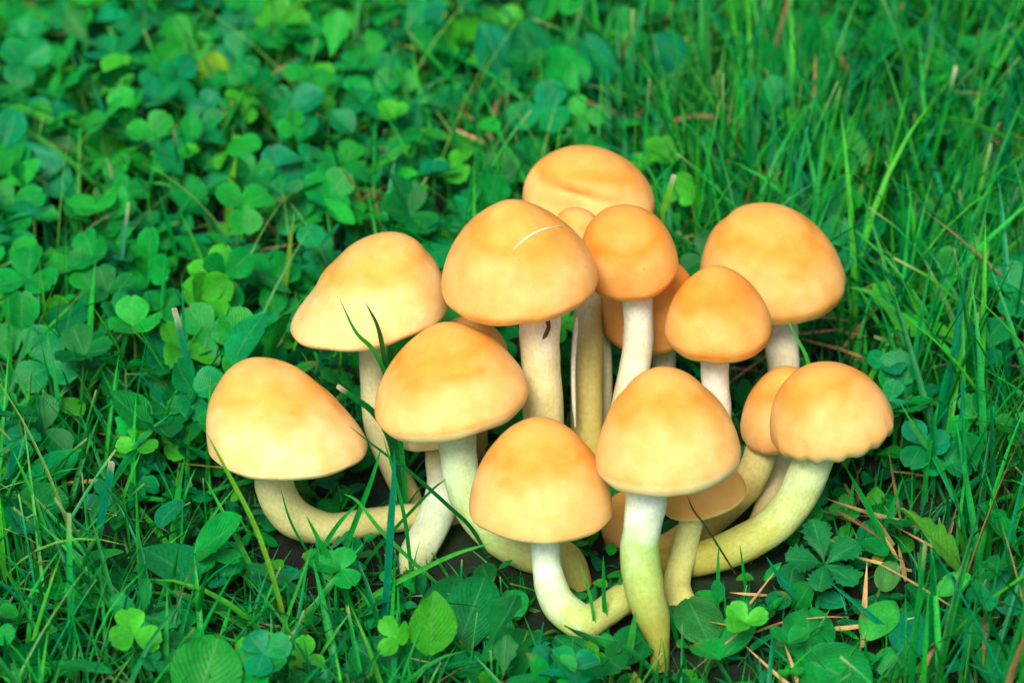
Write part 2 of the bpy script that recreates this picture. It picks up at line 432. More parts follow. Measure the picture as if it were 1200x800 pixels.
def make_mushroom(idx, key):
    px, py, y, R, H, e1, e2, sx, sy, roll, pit, hb = CAPS[key]
    kind, st, sm, sl, label = INFO[key]
    C = at_y(px, py, y)
    sp = [(at_y(a, b, yy), rr) for a, b, yy, rr in STEMS[key]]
    if sp[-1][0][2] > -.005:
        e_ = sp[-1][0].copy(); e_[2] = -.008; e_[0] += (e_[0] - sp[-2][0][0]) * .15; sp.append((e_, sp[-1][1]))
    base = sp[-1][0].copy(); base[2] = 0.0
    root = thing('mushroom', base, label, 'mushroom', 'mushrooms in the cluster')
    # ---- cap
    r, wz, wn_ = cap_profile(key)
    ramp_edge = np.clip((np.arange(len(r)) - 10) / 17.0, 0, 1) ** 2
    amp, kf = ROUGH.get(key, (.008, 9))
    ph = idx * 1.7
    wave = (np.sin(AZ * 3 + ph) * .5 + np.sin(AZ * 5 + 2 * ph) * .35) * .014 + amp * (np.sin(AZ * kf + ph * 3 + np.sin(AZ * 3)) * .7 + .5 * np.sin(AZ * (kf * 1.7 // 1) + ph))
    X = R * (r[:, None] * (1 + ramp_edge[:, None] * wave[None]) * np.cos(AZ)) + (sx * R * wn_**1.3)[:, None]
    Y = R * (r[:, None] * (1 + ramp_edge[:, None] * wave[None]) * np.sin(AZ)) + (sy * R * wn_**1.3)[:, None]
    drop = (np.sin(AZ * 4 + ph * 2) * .5 + np.sin(AZ * 7 + ph)*.4) * .012 * R + amp * R * .5 * np.sin(AZ * kf + ph)
    Z = wz[:, None] + ramp_edge[:, None] * drop[None]
    P = np.stack([X, Y, Z], -1)
    # lumpy surface
    D = P - np.array([0, 0, 0.25 * H])
    D /= np.linalg.norm(D, axis=-1, keepdims=True)
    for i in range(P.shape[0]):
        for j in range(P.shape[1]):
            v = P[i, j]
            f = 1.0 / R
            n = noise.noise(Vector((v[0] * f * 1.1 + idx * 7, v[1] * f * 1.1, v[2] * f * 1.1))) * .028 \
              + noise.noise(Vector((v[0] * f * 2.6, v[1] * f * 2.6 + idx * 5, v[2] * f * 2.6))) * .010
            P[i, j] = v + D[i, j] * n * R * (0.6 if i else 0.6)
    P[0] = P[0].mean(0)
    # a soft step in the dome, as the caps show part-way down
    if key == 'F':
        for cx_, cz_, wd, dp in ((-.42, .40, .34, .30), (.20, .28, .34, .20)):
            g = np.exp(-(((P[..., 0] / R - cx_) / (wd * 1.3))**2 + ((P[..., 2] / H - cz_) / (wd * .55))**2)) * (P[..., 1] < 0)
            P = P - D * (g * dp * R)[..., None]
    elif key in 'ADMJKB':
        g = np.exp(-(((np.linspace(0, 1, P.shape[0])[:, None] - .36 - .03 * np.sin(AZ * 3 + ph)[None]) / .07)**2)) * (.5 + .5 * np.sin(AZ * 2 + ph)[None])
        P = P - D * (g * .03 * R)[..., None]
    # a hollow flank that makes the brim flare
    for k_, side_, dp in (('B', -1, .115), ('A', 1, .05), ('C', 1, .03), ('M', -1, .03)):
        if key == k_:
            g = np.exp(-((np.linspace(0, 1, P.shape[0])[:, None] - .56) / .13)**2) * np.clip(side_ * np.cos(AZ), 0, 1)[None] ** 1.2
            P = P - D * (g * dp * R)[..., None]
    ring = np.repeat(np.linspace(0, 1, P.shape[0])[:, None] ** 0.9, NAZ, 1)
    # rolled lip
    lip = P[-1] * np.array([.955, .955, 1]) + np.array([0, 0, -.012 * R]) + (1 - .955) * np.array([0, 0, 0])
    lip2 = P[-1] * np.array([.90, .90, 1]) + np.array([0, 0, .03 * R])
    PP = np.concatenate([P, lip[None], lip2[None]])
    ring = np.concatenate([ring, np.ones((2, NAZ))])
    W = rot_cap(PP.reshape(-1, 3), roll, pit) + C - base
    CAP_SURF[key] = (W[:P.size // 3].reshape(P.shape) + base)
    me = mesh_from('cap', W, grid_faces(len(PP), NAZ)[:, ::-1], ring=ring.ravel(), mat=cap_material('cap_skin_' + kind, *cols(kind), idx, {'M': .82, 'D': .84, 'A': .82, 'B': .86, 'C': .86, 'K': .85, 'N': .80}.get(key, .91)))
    cap_o = link('cap', me, root); CAP_OBJ[key] = cap_o
    # ---- gills: pleated underside
    ng = 150
    a2 = np.linspace(0, 2 * math.pi, ng, endpoint=False)
    ri = np.array([.84, .70, .5, .25])
    zz = np.array([-hb * R + .05 * R, -hb * R + .12 * R, -hb * R + .22 * R, -hb * R + .26 * R])
    pl = np.where(np.arange(ng) % 2 == 0, 0, 1.0)
    G = np.stack([R * ri[:, None] * np.cos(a2) , R * ri[:, None] * np.sin(a2), zz[:, None] + pl[None] * .07 * R], -1)
    link('gills', mesh_from('gills', rot_cap(G.reshape(-1, 3), roll, pit) + C - base, grid_faces(4, ng), mat=MAT_GILL), cap_o)
    # ---- stem
    top = C + rot_cap(np.array([[0, 0, .08 * R]]), roll, pit)[0]
    pts = [top] + [p for p, _ in sp]
    rad = [sp[0][1] * mpp(sp[0][0]) * 1.03] + [rr * mpp(p) for p, rr in sp]
    n = 10 * len(pts)
    path = smooth_path(np.column_stack([np.array(pts), rad]), n)
    rads = path[:, 3]; path = path[:, :3]
    T, A, B = frames(path)
    m = 28
    th = np.linspace(0, 2 * math.pi, m, endpoint=False)
    S = np.zeros((n, m, 3)); U = np.zeros((n, m, 2))
    for i in range(n):
        lump = np.array([1 + .05 * noise.noise(Vector((math.cos(t) * 1.3 + idx * 3, math.sin(t) * 1.3, i * .16))) + .02 * noise.noise(Vector((math.cos(t) * 4, math.sin(t) * 4 + idx, i * .05))) for t in th])
        rr = rads[i] * lump
        S[i] = path[i] + A[i] * (np.cos(th) * rr)[:, None] + B[i] * (np.sin(th) * rr)[:, None]
        U[i, :, 0] = np.abs(th / math.pi - 1); U[i, :, 1] = i / n * len(pts) * .5
    vis = np.linspace(0, 1, n)
    ringv = np.clip((vis - 1.0 / len(pts)) * len(pts) / (len(pts) - 1), 0, 1)
    S = S - base
    F = grid_faces(n, m)
    STEM_OBJ[key] = link('stem', mesh_from('stem', S.reshape(-1, 3), F, uv=U.reshape(-1, 2), ring=np.repeat(ringv, m), mat=stem_material('stem_skin', st, sm, sl, idx)), root)
    for i in range(0, n, 3):
        STEM_PTS.append((*path[i], rads[i]))
    wz_ = CAP_SURF[key][..., 2]
    CAP_BALLS.append((C[0], C[1], R, wz_.min(), wz_.max()))
    return root
ROOTS = {}
for idx, key in enumerate(CAPS):
    ROOTS[key] = make_mushroom(idx, key)
STEM_PTS = np.array(STEM_PTS); CAP_BALLS = np.array(CAP_BALLS)

def on_cap(key, px, py):
    """nearest front point of a cap's skin seen at a pixel, and its outward direction"""
    S = CAP_SURF[key]; q = project(S)
    Nn = S - S.reshape(-1, 3).mean(0)
    d2 = (q[..., 0] - px)**2 + (q[..., 1] - py)**2 + 1e9 * ((Nn @ -FWD) < -.002)
    idx4 = np.argsort(d2.ravel())[:4]
    wts = 1 / (d2.ravel()[idx4] + .5)
    p = (S.reshape(-1, 3)[idx4] * wts[:, None]).sum(0) / wts.sum()
    y_here = p[1]
    p = at_y(px, py, y_here)
    nn = Nn.reshape(-1, 3)[idx4].mean(0)
    return p, nn / np.linalg.norm(nn)

# the white scratch in the golden cap: a narrow raised sliver of flesh that follows the skin
sc_px = smooth_path([(602, 292), (613, 282), (627, 273), (642, 267.5), (659, 265)], 15)
V = []
for i, (a, b) in enumerate(sc_px):
    p, nn = on_cap('E', a, b)
    t = i / 14
    w = 3.4 * math.sin(math.pi * min(1, t * .85 + .10)) ** .8 * mpp(p)
    dirv = np.array([-.42, 0, .9]) * w * .5
    V += [p + dirv + nn * .0001, p + nn * .0007, p - dirv + nn * .0001, p - nn * .0012]
base = np.array(ROOTS['E'].location)
link('scratch', mesh_from('scratch', np.array(V) - base, grid_faces(15, 4), mat=MAT_FLESH), CAP_OBJ['E'], label='white curved scratch in the cap skin')
def ribbon_tube(name, P, r, mat, parent=None, **kw):
    path = smooth_path(P, max(8, 5 * len(P)))
    T, A, B = frames(path)
    n = len(path); m = 6
    th = np.linspace(0, 2 * math.pi, m, endpoint=False)
    rr = r * np.interp(np.linspace(0, 1, n), [0, .1, .8, 1], [.5, 1, .8, .25])
    S = path[:, None] + A[:, None] * (np.cos(th)[None, :, None] * rr[:, None, None]) + B[:, None] * (np.sin(th)[None, :, None] * rr[:, None, None])
    org = np.array((parent.parent or parent).location) if parent is not None else np.array(P[0])
    tint = kw.pop('tint', None)
    o = link(name, mesh_from(name, (S - org).reshape(-1, 3), grid_faces(n, m), tint=tint, mat=mat), parent, **kw)
    if parent is None:
        o.location = org
    return o
yE = CAP_BALLS[4][1] - .0075
ribbon_tube('torn_veil', [at_y(641, 373, yE - .004), at_y(643, 382, yE), at_y(640, 391, yE + .0005), at_y(636, 397, yE + .001)], .0007, MAT_VEIL, CAP_OBJ['E'], label='dark dried shred hanging under the cap rim')
pF = [at_y(676, 372, .050), at_y(672, 420, .040), at_y(672, 460, .033), at_y(674, 500, .030)]
ribbon_tube('peeling_strip', pF, .0008, MAT_FLESH, STEM_OBJ['F'], label='pale strip peeling off the stem')

# ------------------------------------------------------------------ plants: shared generators
GREENS = np.array([(.003, .310, .045), (.002, .260, .070), (.012, .390, .040), (.002, .200, .034), (.001, .280, .115), (.045, .450, .025)])
def pick_green(n, p=(.28, .2, .2, .16, .1, .06)):
    g = GREENS[rng.choice(6, n, p=p)]
    return g * rng.uniform(.7, 1.25, (n, 1)) * rng.uniform(.9, 1.1, (n, 3))
STRAW = np.array([.52, .36, .16])

def room_above(x, y):
    """how tall a plant may stand at a place: low around and just before the cluster, none through caps"""
    x = np.asarray(x); y = np.asarray(y)
    h = np.full(x.shape, .075)
    inb = (x > -.085) & (x < .105)
    h = np.where(inb & (y > -.115) & (y <= -.06), np.minimum(h, .020), h)
    h = np.where(inb & (y > -.06) & (y < .05), np.minimum(h, .011), h)
    wid = (x > -.10) & (x < .125) & (y > -.06) & (y < .03)
    h = np.where(wid & ~inb, np.minimum(h, .018), h)
    back = inb & (y >= .05) & (y < .11)
    h = np.where(back, np.minimum(h, .030), h)
    h = np.where(y < -.115, np.minimum(h, .022), h)
    h = np.where((x < -.028) & (x > -.10) & (y < -.010) & (y > -.115), np.maximum(h, .030), h)
    h = np.where((x < -.085) & (y < .03), np.maximum(h, .040), h)
    for cx, cy, R, z0, z1 in CAP_BALLS:
        dd = np.hypot(x - cx, y - cy)
        h = np.where(dd < R + .006, np.minimum(h, max(.006, z0 * .35)), h)
        h = np.where((dd < R + .020), np.minimum(h, max(.012, z0 * .7)), h)
    return h
def stem_gap(x, y):
    d = np.full(np.shape(x), 9.0)
    low = STEM_PTS[STEM_PTS[:, 2] < .03]
    for sx_, sy_, sz_, sr_ in low:
        d = np.minimum(d, np.hypot(x - sx_, y - sy_) - sr_)
    return d

def blades(bx, by, length, width, head, lean, curve, tint, cut, seg=6, z0=-.002, twist=0.0, zs=None):
    """a batch of grass blades -> V, F, tint. Each is a folded tapering strip."""
    n = len(bx)
    s = np.linspace(0, 1, seg + 1)
    th = lean[:, None] + curve[:, None] * s[None] ** 1.3
    ds = length[:, None] / seg
    dr = np.sin(th) * ds; dz = np.cos(th) * ds
    rr = np.concatenate([np.zeros((n, 1)), np.cumsum((dr[:, :-1] + dr[:, 1:]) / 2, 1)], 1)
    zz = np.concatenate([np.zeros((n, 1)), np.cumsum((dz[:, :-1] + dz[:, 1:]) / 2, 1)], 1)
    zz = np.maximum(zz, .0006 * np.arange(seg + 1)[None])
    hx, hy = np.cos(head), np.sin(head)
    cx = bx[:, None] + hx[:, None] * rr; cy = by[:, None] + hy[:, None] * rr; cz = z0 + zz
    if zs is not None:
        cz = cz + zs[:, None]
    tip = np.where(cut[:, None], .8 - .35 * s[None] ** 2, np.clip(1 - s[None] ** 3, .03, 1))
    w = width[:, None] * np.minimum(1, .65 + 1.4 * s[None]) * tip * .5
    tw = rng.uniform(-.9, .9, n)[:, None] + s[None] * rng.uniform(-.8, .8, n)[:, None]
    sx_ = -hy[:, None] * np.cos(tw) ; sy_ = hx[:, None] * np.cos(tw); sz_ = np.sin(tw)
    Lp = np.stack([cx + sx_ * w, cy + sy_ * w, cz + sz_ * w], -1)
    Rp = np.stack([cx - sx_ * w, cy - sy_ * w, cz - sz_ * w], -1)
    # fold: centre pushed along the blade's back
    nx = np.cos(th) * hx[:, None]; ny = np.cos(th) * hy[:, None]; nz = -np.sin(th)
    fo = (w * .55)
    Mp = np.stack([cx + nx * fo, cy + ny * fo, cz + nz * fo], -1)
    V = np.stack([Lp, Mp, Rp], 2)                       # n, seg+1, 3, 3
    f = grid_faces(seg + 1, 3, False)
    F = (f[None] + (np.arange(n) * (seg + 1) * 3)[:, None, None]).reshape(-1, 4)
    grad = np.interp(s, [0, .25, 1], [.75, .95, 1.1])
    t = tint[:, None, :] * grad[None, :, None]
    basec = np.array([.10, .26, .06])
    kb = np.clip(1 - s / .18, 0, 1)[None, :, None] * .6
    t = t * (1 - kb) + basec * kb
    pale = (cut[:, None] & (s[None] > .97))[..., None]
    t = np.where(pale, np.array([.26, .40, .16]), t)
    t = np.repeat(t[:, :, None, :], 3, 2)
    t[:, :, 1, :] *= .86
    return V.reshape(-1, 3), F, t.reshape(-1, 3)

def leaf_template(nu=7, nv=8, shape='clover', fold=.18, cup=.12, serr=0, teeth=7):
    """unit leaf: length 1 along +Y from the origin, lying in XY, normal +Z; returns V, F, uv"""
    v = np.linspace(0, 1, nv); u = np.linspace(-1, 1, nu)
    if shape == 'clover':
        w = .50 * np.sin(math.pi * np.clip(v * .93 + .035, 0, 1) ** 1.30) ** .62
        w[0] = .03
        y = v.copy()
    elif shape == 'round':
        w = .47 * np.sin(math.pi * np.clip(v * .96 + .02, 0, 1) ** 1.0) ** .55
    elif shape == 'oval':
        w = .36 * np.sin(math.pi * np.clip(v * .965 + .02, 0, 1) ** .92) ** .75
    elif shape == 'lance':
        w = .17 * np.sin(math.pi * np.clip(v * .97 + .02, 0, 1) ** .8) ** .9
    elif shape == 'wedge':      # cinquefoil leaflet: widest towards the tip
        w = .30 * np.sin(math.pi * np.clip(v * .93 + .03, 0, 1) ** 1.7) ** .8
        w[0] = .02
    elif shape == 'jag':
        w = .26 * np.sin(math.pi * np.clip(v * .96 + .02, 0, 1) ** .7) ** .8
    if serr:
        k = np.abs(((v * teeth) % 1) - .25)
        w = w * (1 + serr * np.where(np.arange(nv) % 2 == 0, 1, -1) * np.clip((v - .2) * 4, 0, 1))
    X = w[:, None] * u[None]
    Yv = np.repeat(v[:, None], nu, 1).copy()
    if shape == 'clover':
        Yv -= .07 * np.exp(-(u[None] / .35)**2) * np.clip((v[:, None] - .55) / .45, 0, 1) ** 2    # notch
    if shape == 'round':
        Yv -= .10 * (1 - np.abs(u[None])) * np.clip((.3 - v[:, None]) / .3, 0, 1) * -1 * 0
    Z = fold * np.abs(X) - cup * (Yv - .35)**2 + .02 * np.sin(u[None] * 5 + v[:, None] * 7)
    V = np.stack([X, Yv, Z], -1).reshape(-1, 3)
    uv = np.stack([np.repeat(u[None], nv, 0), np.repeat(v[:, None], nu, 1)], -1).reshape(-1, 2)
    return V, grid_faces(nv, nu, False), uv

def basis(n):
    n = np.asarray(n, float); n = n / np.linalg.norm(n)
    return n

# ------------------------------------------------------------------ clover
NVAR = 21
CL_V = []
TONES, TONE_OF = {}, []
for k in range(NVAR):
    V, F, uv = leaf_template(5, 7, 'clover', fold=rng.uniform(.0, .5), cup=rng.uniform(-.2, .5))
    tone = ('plain green', 'bright green', 'blue-green', 'dark green', 'plain green', 'yellow-green', 'blue-green')[k % 7]
    TONE_OF.append(tone); TONES.setdefault(tone, []).append(k)
    g = GREENS[{'plain green': 0, 'bright green': 2, 'blue-green': (1, 4)[k % 2], 'dark green': 3, 'yellow-green': 5}[tone]] * rng.uniform(.85, 1.15)
    r = np.hypot(V[:, 0] * 1.2, V[:, 1] - .5)
    t = g[None] * (1 + .15 * (r[:, None] > .45))
    ch = np.exp(-((V[:, 1] - .55 + np.abs(V[:, 0]) * .6) / .06)**2)[:, None] * .10 * (k % 3 == 0)
    t = t * (1 - ch) + np.array([.20, .42, .22]) * ch
    CL_V.append((V, F, uv, t))
CL_MESH = [mesh_from('leaflet', V, F, tint=t, uv=uv, mat=MAT_LEAF) for V, F, uv, t in CL_V]
def tube_template(n=6, m=4):
    th = np.linspace(0, 2 * math.pi, m, endpoint=False)
    z = np.linspace(0, 1, n)
    V = np.stack([np.repeat(np.cos(th)[None], n, 0), np.repeat(np.sin(th)[None], n, 0), np.repeat(z[:, None], m, 1)], -1)
    return V.reshape(-1, 3), grid_faces(n, m)
TUBE_V, TUBE_F = tube_template(2, 4)
STALK_MESH = [mesh_from('stalk', TUBE_V, TUBE_F, tint=np.tile(c, (len(TUBE_V), 1)), mat=MAT_GRASS) for c in ([.05, .26, .04], [.11, .26, .05], [.02, .20, .04])]

def clover_spots(n, x0, x1, y0, y1, weight):
    X = rng.uniform(x0, x1, n); Y = rng.uniform(y0, y1, n)
    keep = rng.random(n) < weight(X, Y)
    return X[keep], Y[keep]
def clover_weight(X, Y):
    q = project(np.stack([X, Y, np.full_like(X, .015)], -1))
    w = np.interp(q[:, 0], [-100, 420, 640, 780, 1000, 1400], [1, 1, .8, .42, .36, .40])
    w = np.where(q[:, 1] > 560, np.interp(q[:, 0], [0, 300, 450, 1000, 1200], [.42, .42, .16, .14, .26]), w)
    w = np.where((q[:, 0] > 320) & (q[:, 0] < 500) & (q[:, 1] > 560) & (q[:, 1] < 690), .12, w)
    # patchy
    ns = np.array([noise.noise(Vector((x * 14, y * 14, 3))) for x, y in zip(X, Y)])
    return w * np.clip(.75 + ns * .9, .1, 1)
cx_, cy_ = clover_spots(2600, -.23, .23, -.10, .43, clover_weight)
hmax = room_above(cx_, cy_); gap = stem_gap(cx_, cy_)
scale = rng.uniform(.0070, .0125, len(cx_))
ch_ = np.minimum(np.where(rng.random(len(cx_)) < .3, rng.uniform(.004, .011, len(cx_)), rng.uniform(.011, .030, len(cx_))), hmax)
ok = (gap > .004 + .3 * scale) & (ch_ > .005)
cx_, cy_, scale, ch_ = cx_[ok], cy_[ok], scale[ok], ch_[ok]
scale = np.where(ch_ < .012, scale * .8, scale)
scale = scale * np.interp(project(np.stack([cx_, cy_, ch_], -1))[:, 1], [380, 600], [1, .70])

def clover_pose(i):
    """stalk top, three leaflet matrices"""
    x, y, h, s = cx_[i], cy_[i], ch_[i], scale[i]
    bx, by = x + rng.normal(0, .004), y + rng.normal(0, .004)
    top = np.array([x, y, h])
    tilt = Matrix.Rotation(rng.normal(0, .38) + .22, 4, 'X') @ Matrix.Rotation(rng.normal(0, .40), 4, 'Y')
    spin = rng.uniform(0, 2 * math.pi)
    M = []
    fl = rng.normal(.12, .22)
    for k in range(3):
        a = spin + k * 2 * math.pi / 3 + rng.normal(0, .12)
        m = tilt @ Matrix.Rotation(a, 4, 'Z') @ Matrix.Rotation(fl + rng.normal(0, .16), 4, 'X') @ Matrix.Diagonal((s * rng.uniform(.92, 1.12), s * rng.uniform(.92, 1.1), s, 1))
        M.append(m)
    return np.array([bx, by, 0.0]), top, M
pix = project(np.stack([cx_, cy_, ch_], -1))
inview = (pix[:, 0] > 5) & (pix[:, 0] < 1195) & (pix[:, 1] > 5) & (pix[:, 1] < 795)
hidden = np.zeros(len(cx_), bool)
for key in CAPS:
    q = project(CAP_SURF[key].reshape(-1, 3))
    hidden |= (pix[:, 0] > q[:, 0].min() + 8) & (pix[:, 0] < q[:, 0].max() - 8) & (pix[:, 1] > q[:, 1].min() + 8) & (pix[:, 1] < q[:, 1].max() - 8) & (cy_ > CAPS[key][2])
score = np.where(inview & ~hidden, scale / (1.0 + .5 * (cy_ + .1)) + ch_ * .12, -1)
order = np.argsort(-score)
n_ind = min(280, int((score > 0).sum()))
single = set(order[:n_ind].tolist())
bulkV, bulkF, bulkT, bulkU = [], [], [], []
off = 0
def bulk_add(V, F, t, uv):
    global off
    bulkV.append(V); bulkF.append(F + off); bulkT.append(t); bulkU.append(uv); off += len(V)
def stalk_mat(b, t, r):
    d = Vector(t - b)
    q = Vector((0, 0, 1)).rotation_difference(d.normalized()).to_matrix().to_4x4()
    return q @ Matrix.Diagonal((r, r, d.length, 1))
def clover_place(px, py, y):
    if y > .22:
        return 'in the lawn well behind the lopsided and flared mushrooms' if px < 470 else 'in the lawn well behind the scratched and dented mushrooms' if px < 760 else 'in the grass well behind the domed mushroom'
    if px < 240:
        return 'in the clover patch beside the lopsided mushroom' if y < .12 else 'in the clover patch behind the lopsided mushroom'
    if px < 560 and y > .03:
        return 'in the clover behind the flared yellow cap'
    if px > 1000 or y > .03:
        return 'in the thick grass around the domed and frilled mushrooms'
    return 'low among the broad leaves before the front stems' if px > 480 else 'among the blades before the bent stem'
for i in range(len(cx_)):
    b, top, M = clover_pose(i)
    tone = TONE_OF[rng.integers(0, NVAR)]
    mv = rng.choice(TONES[tone], 3)
    if i in single:
        place = clover_place(*pix[i], cy_[i])
        root = thing('clover', b, tone + ' three-leaved clover ' + place, 'clover', tone + ' clovers ' + place)
        st = link('stalk', STALK_MESH[i % 3], root)
        st.matrix_basis = stalk_mat(b, top, .0004)
        for k in range(3):
            lf = link('leaflet', CL_MESH[mv[k]], root)
            lf.matrix_basis = Matrix.Translation(Vector(top - b)) @ M[k]
    else:
        for k in range(3):
            V, F, uv, t = CL_V[mv[k]]
            m = np.array(M[k])
            bulk_add(V @ m[:3, :3].T + top, F, t, uv)
# lawn beyond the picture: the same clover, thinner
fx, fy = clover_spots(11000, -.85, .85, -.6, 1.35, lambda X, Y: np.where((np.abs(X) < .23) & (Y > -.10) & (Y < .43), 0, .55) * np.ones_like(X))
for x, y in zip(fx, fy):
    s = rng.uniform(.007, .011); h = rng.uniform(.010, .026) if y > -.115 or abs(x) > .3 else rng.uniform(.006, .014)
    spin = rng.uniform(0, 6.28); m0 = np.array((Matrix.Rotation(rng.normal(0, .3), 3, 'X') @ Matrix.Rotation(rng.normal(0, .3), 3, 'Y')))
    mv = rng.integers(0, NVAR)
    V, F, uv, t = CL_V[mv]
    for k in range(3):
        a = spin + k * 2.0944
        Rz = np.array([[math.cos(a), -math.sin(a), 0], [math.sin(a), math.cos(a), 0], [0, 0, 1]])
        bulk_add((V * s) @ (m0 @ Rz).T + np.array([x, y, h]), F, t, uv)
link('clover_cover', mesh_from('clover_cover', np.concatenate(bulkV), np.concatenate(bulkF), tint=np.concatenate(bulkT), uv=np.concatenate(bulkU), mat=MAT_LEAF),
     label='dense low clover leaves covering the lawn', cat='clover', kind='stuff')

# loose weed leaves of other kinds between the clover
WV = []
for sh, n_ in (('oval', 3), ('round', 3), ('lance', 2), ('wedge', 1)):
    for k in range(n_):
        WV.append(leaf_template(5, 9, sh, rng.uniform(.05, .4), rng.uniform(-.1, .4), .12 if sh == 'wedge' else 0))
wX = rng.uniform(-.23, .23, 900); wY = rng.uniform(-.11, .43, 900)
wk = (rng.random(900) < np.interp(project(np.stack([wX, wY, 0 * wX], -1))[:, 0], [0, 600, 900, 1200], [.75, .65, .35, .35])) & (stem_gap(wX, wY) > .006)
wX, wY = wX[wk], wY[wk]
lx_ = rng.uniform(-.105, .12, 700); ly_ = rng.uniform(-.09, .06, 700)
lk_ = stem_gap(lx_, ly_) > .003
n_hi = len(wX)
wX = np.concatenate([wX, lx_[lk_]]); wY = np.concatenate([wY, ly_[lk_]])
wH = np.minimum(rng.uniform(.006, .028, len(wX)), room_above(wX, wY))
wH[n_hi:] = rng.uniform(.003, .0085, len(wX) - n_hi)
wV, wF, wT, wU = [], [], [], []
o_ = 0
for x, y, h in zip(wX, wY, wH):
    V, F, uv = WV[rng.integers(0, len(WV))]
    sc_ = rng.uniform(.009, .021) * (1 if h > .012 else .62 if h > .0085 else .5)
    m = np.array(Matrix.Rotation(rng.uniform(0, 6.28), 3, 'Z') @ Matrix.Rotation(rng.normal(.35, .4), 3, 'X') @ Matrix.Rotation(rng.normal(0, .35), 3, 'Y')) * sc_
    P = V @ m.T
    P = P + np.array([x, y, max(.0015, h - P[:, 2].max()) if h < .012 else h])
    P[:, 2] = np.maximum(P[:, 2], .001)
    g = pick_green(1, (.3, .22, .16, .16, .10, .06))[0]
    if rng.random() < .018: g = np.array([.30, .40, .06]) * rng.uniform(.6, 1.1)
    wV.append(P); wF.append(F + o_); wU.append(uv); o_ += len(P)
    t = np.tile(g, (len(P), 1))
    if rng.random() < .12:
        k_ = np.clip((uv[:, 1:] - .8) / .2, 0, 1) * rng.uniform(.3, 1); t = t * (1 - k_) + np.array([.28, .20, .06]) * k_
    wT.append(t)
link('weed_leaves', mesh_from('weed_leaves', np.concatenate(wV), np.concatenate(wF), tint=np.concatenate(wT), uv=np.concatenate(wU), mat=MAT_LEAF),
     label='assorted small weed leaves mixed into the lawn', cat='weeds', kind='stuff')

# ------------------------------------------------------------------ grass stuff
def grass_field(n, x0, x1, y0, y1, wfun, lenr, inner):
    X = rng.uniform(x0, x1, n); Y = rng.uniform(y0, y1, n)
    keep = rng.random(n) < wfun(X, Y)
    X, Y = X[keep], Y[keep]
    hm = room_above(X, Y)
    q = project(np.stack([X, Y, np.full_like(X, .01)], -1))
    side = np.interp(q[:, 0], [0, 600, 900], [0, .2, 1])
    Ln = rng.uniform(*lenr, len(X)) * (.75 + .45 * side)
    lean = np.abs(rng.normal(.28, .34, len(X))) * (1.5 - .55 * side)
    curve = np.abs(rng.normal(.4, .5, len(X)))
    # keep the tip below the room there is
    tall = Ln * np.cos(np.clip(lean + curve * .4, 0, 1.4))
    low = np.maximum(hm, .006)
    Ln = np.where(tall > low, np.maximum(Ln * low / tall, .010), Ln)
    head = rng.uniform(0, 2 * math.pi, len(X))
    if inner:
        ok = (stem_gap(X, Y) > .004)
        # no blade may run through a stem or cap: drop those whose far end comes near one
        ex, ey = X + np.cos(head) * Ln * np.sin(lean + .5 * curve), Y + np.sin(head) * Ln * np.sin(lean + .5 * curve)
        ok &= stem_gap(ex, ey) > .004
        ok &= (tall * 0 + room_above(ex, ey)) > np.minimum(.02, Ln * .4)
        X, Y, Ln, lean, curve, head = (a[ok] for a in (X, Y, Ln, lean, curve, head))
    width = rng.uniform(.0010, .0025, len(X)) * np.clip(Ln / .04, .5, 1.1)
    tint = pick_green(len(X), (.26, .16, .28, .10, .08, .12))
    dry = rng.random(len(X)) < .018
    tint[dry] = STRAW * rng.uniform(.5, .9, (dry.sum(), 1))
    cut = rng.random(len(X)) < .12
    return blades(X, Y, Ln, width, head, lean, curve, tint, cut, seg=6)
def w_in(X, Y):
    q = project(np.stack([X, Y, np.full_like(X, .01)], -1))
    w = np.interp(q[:, 0], [0, 350, 650, 850, 1200], [.34, .30, .40, .85, .9])
    w = np.where((q[:, 1] > 440) & (q[:, 0] < 500), 1.0, w)
    w = np.where((q[:, 1] > 600) & (q[:, 0] >= 500), .75, w)
    ns = np.array([noise.noise(Vector((x * 20 + 9, y * 20, 1))) for x, y in zip(X, Y)])
    return w * np.clip(.8 + ns, .15, 1)
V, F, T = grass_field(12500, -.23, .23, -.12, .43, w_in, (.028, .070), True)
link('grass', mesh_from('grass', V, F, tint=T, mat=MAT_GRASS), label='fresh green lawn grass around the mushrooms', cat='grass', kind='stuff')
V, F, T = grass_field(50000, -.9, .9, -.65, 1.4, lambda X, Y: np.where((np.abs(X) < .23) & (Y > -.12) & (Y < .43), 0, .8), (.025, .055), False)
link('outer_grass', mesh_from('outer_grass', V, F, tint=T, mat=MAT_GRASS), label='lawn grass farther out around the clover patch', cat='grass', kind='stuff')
# thin wiry stalks arching over the clover
nt_ = 900
X = rng.uniform(-.23, .23, nt_); Y = rng.uniform(-.12, .43, nt_)
hd = rng.uniform(0, 6.28, nt_); Ln = rng.uniform(.03, .075, nt_)
ok = (stem_gap(X, Y) > .01) & (room_above(X, Y) > .03) & (room_above(X + np.cos(hd) * Ln, Y + np.sin(hd) * Ln) > .03) & (room_above(X + np.cos(hd) * Ln * .5, Y + np.sin(hd) * Ln * .5) > .03)
X, Y, hd, Ln = X[ok], Y[ok], hd[ok], Ln[ok]
tt_ = np.array([.10, .42, .07]) * rng.uniform(.5, 1.1, (len(X), 1)) * rng.uniform([.5, .9, .7], [1.8, 1.1, 1.6], (len(X), 3))
V, F, T = blades(X, Y, Ln, rng.uniform(.0005, .0011, len(X)), hd, rng.uniform(.2, .9, len(X)), rng.uniform(.2, 1.4, len(X)), tt_, np.zeros(len(X), bool), seg=8)
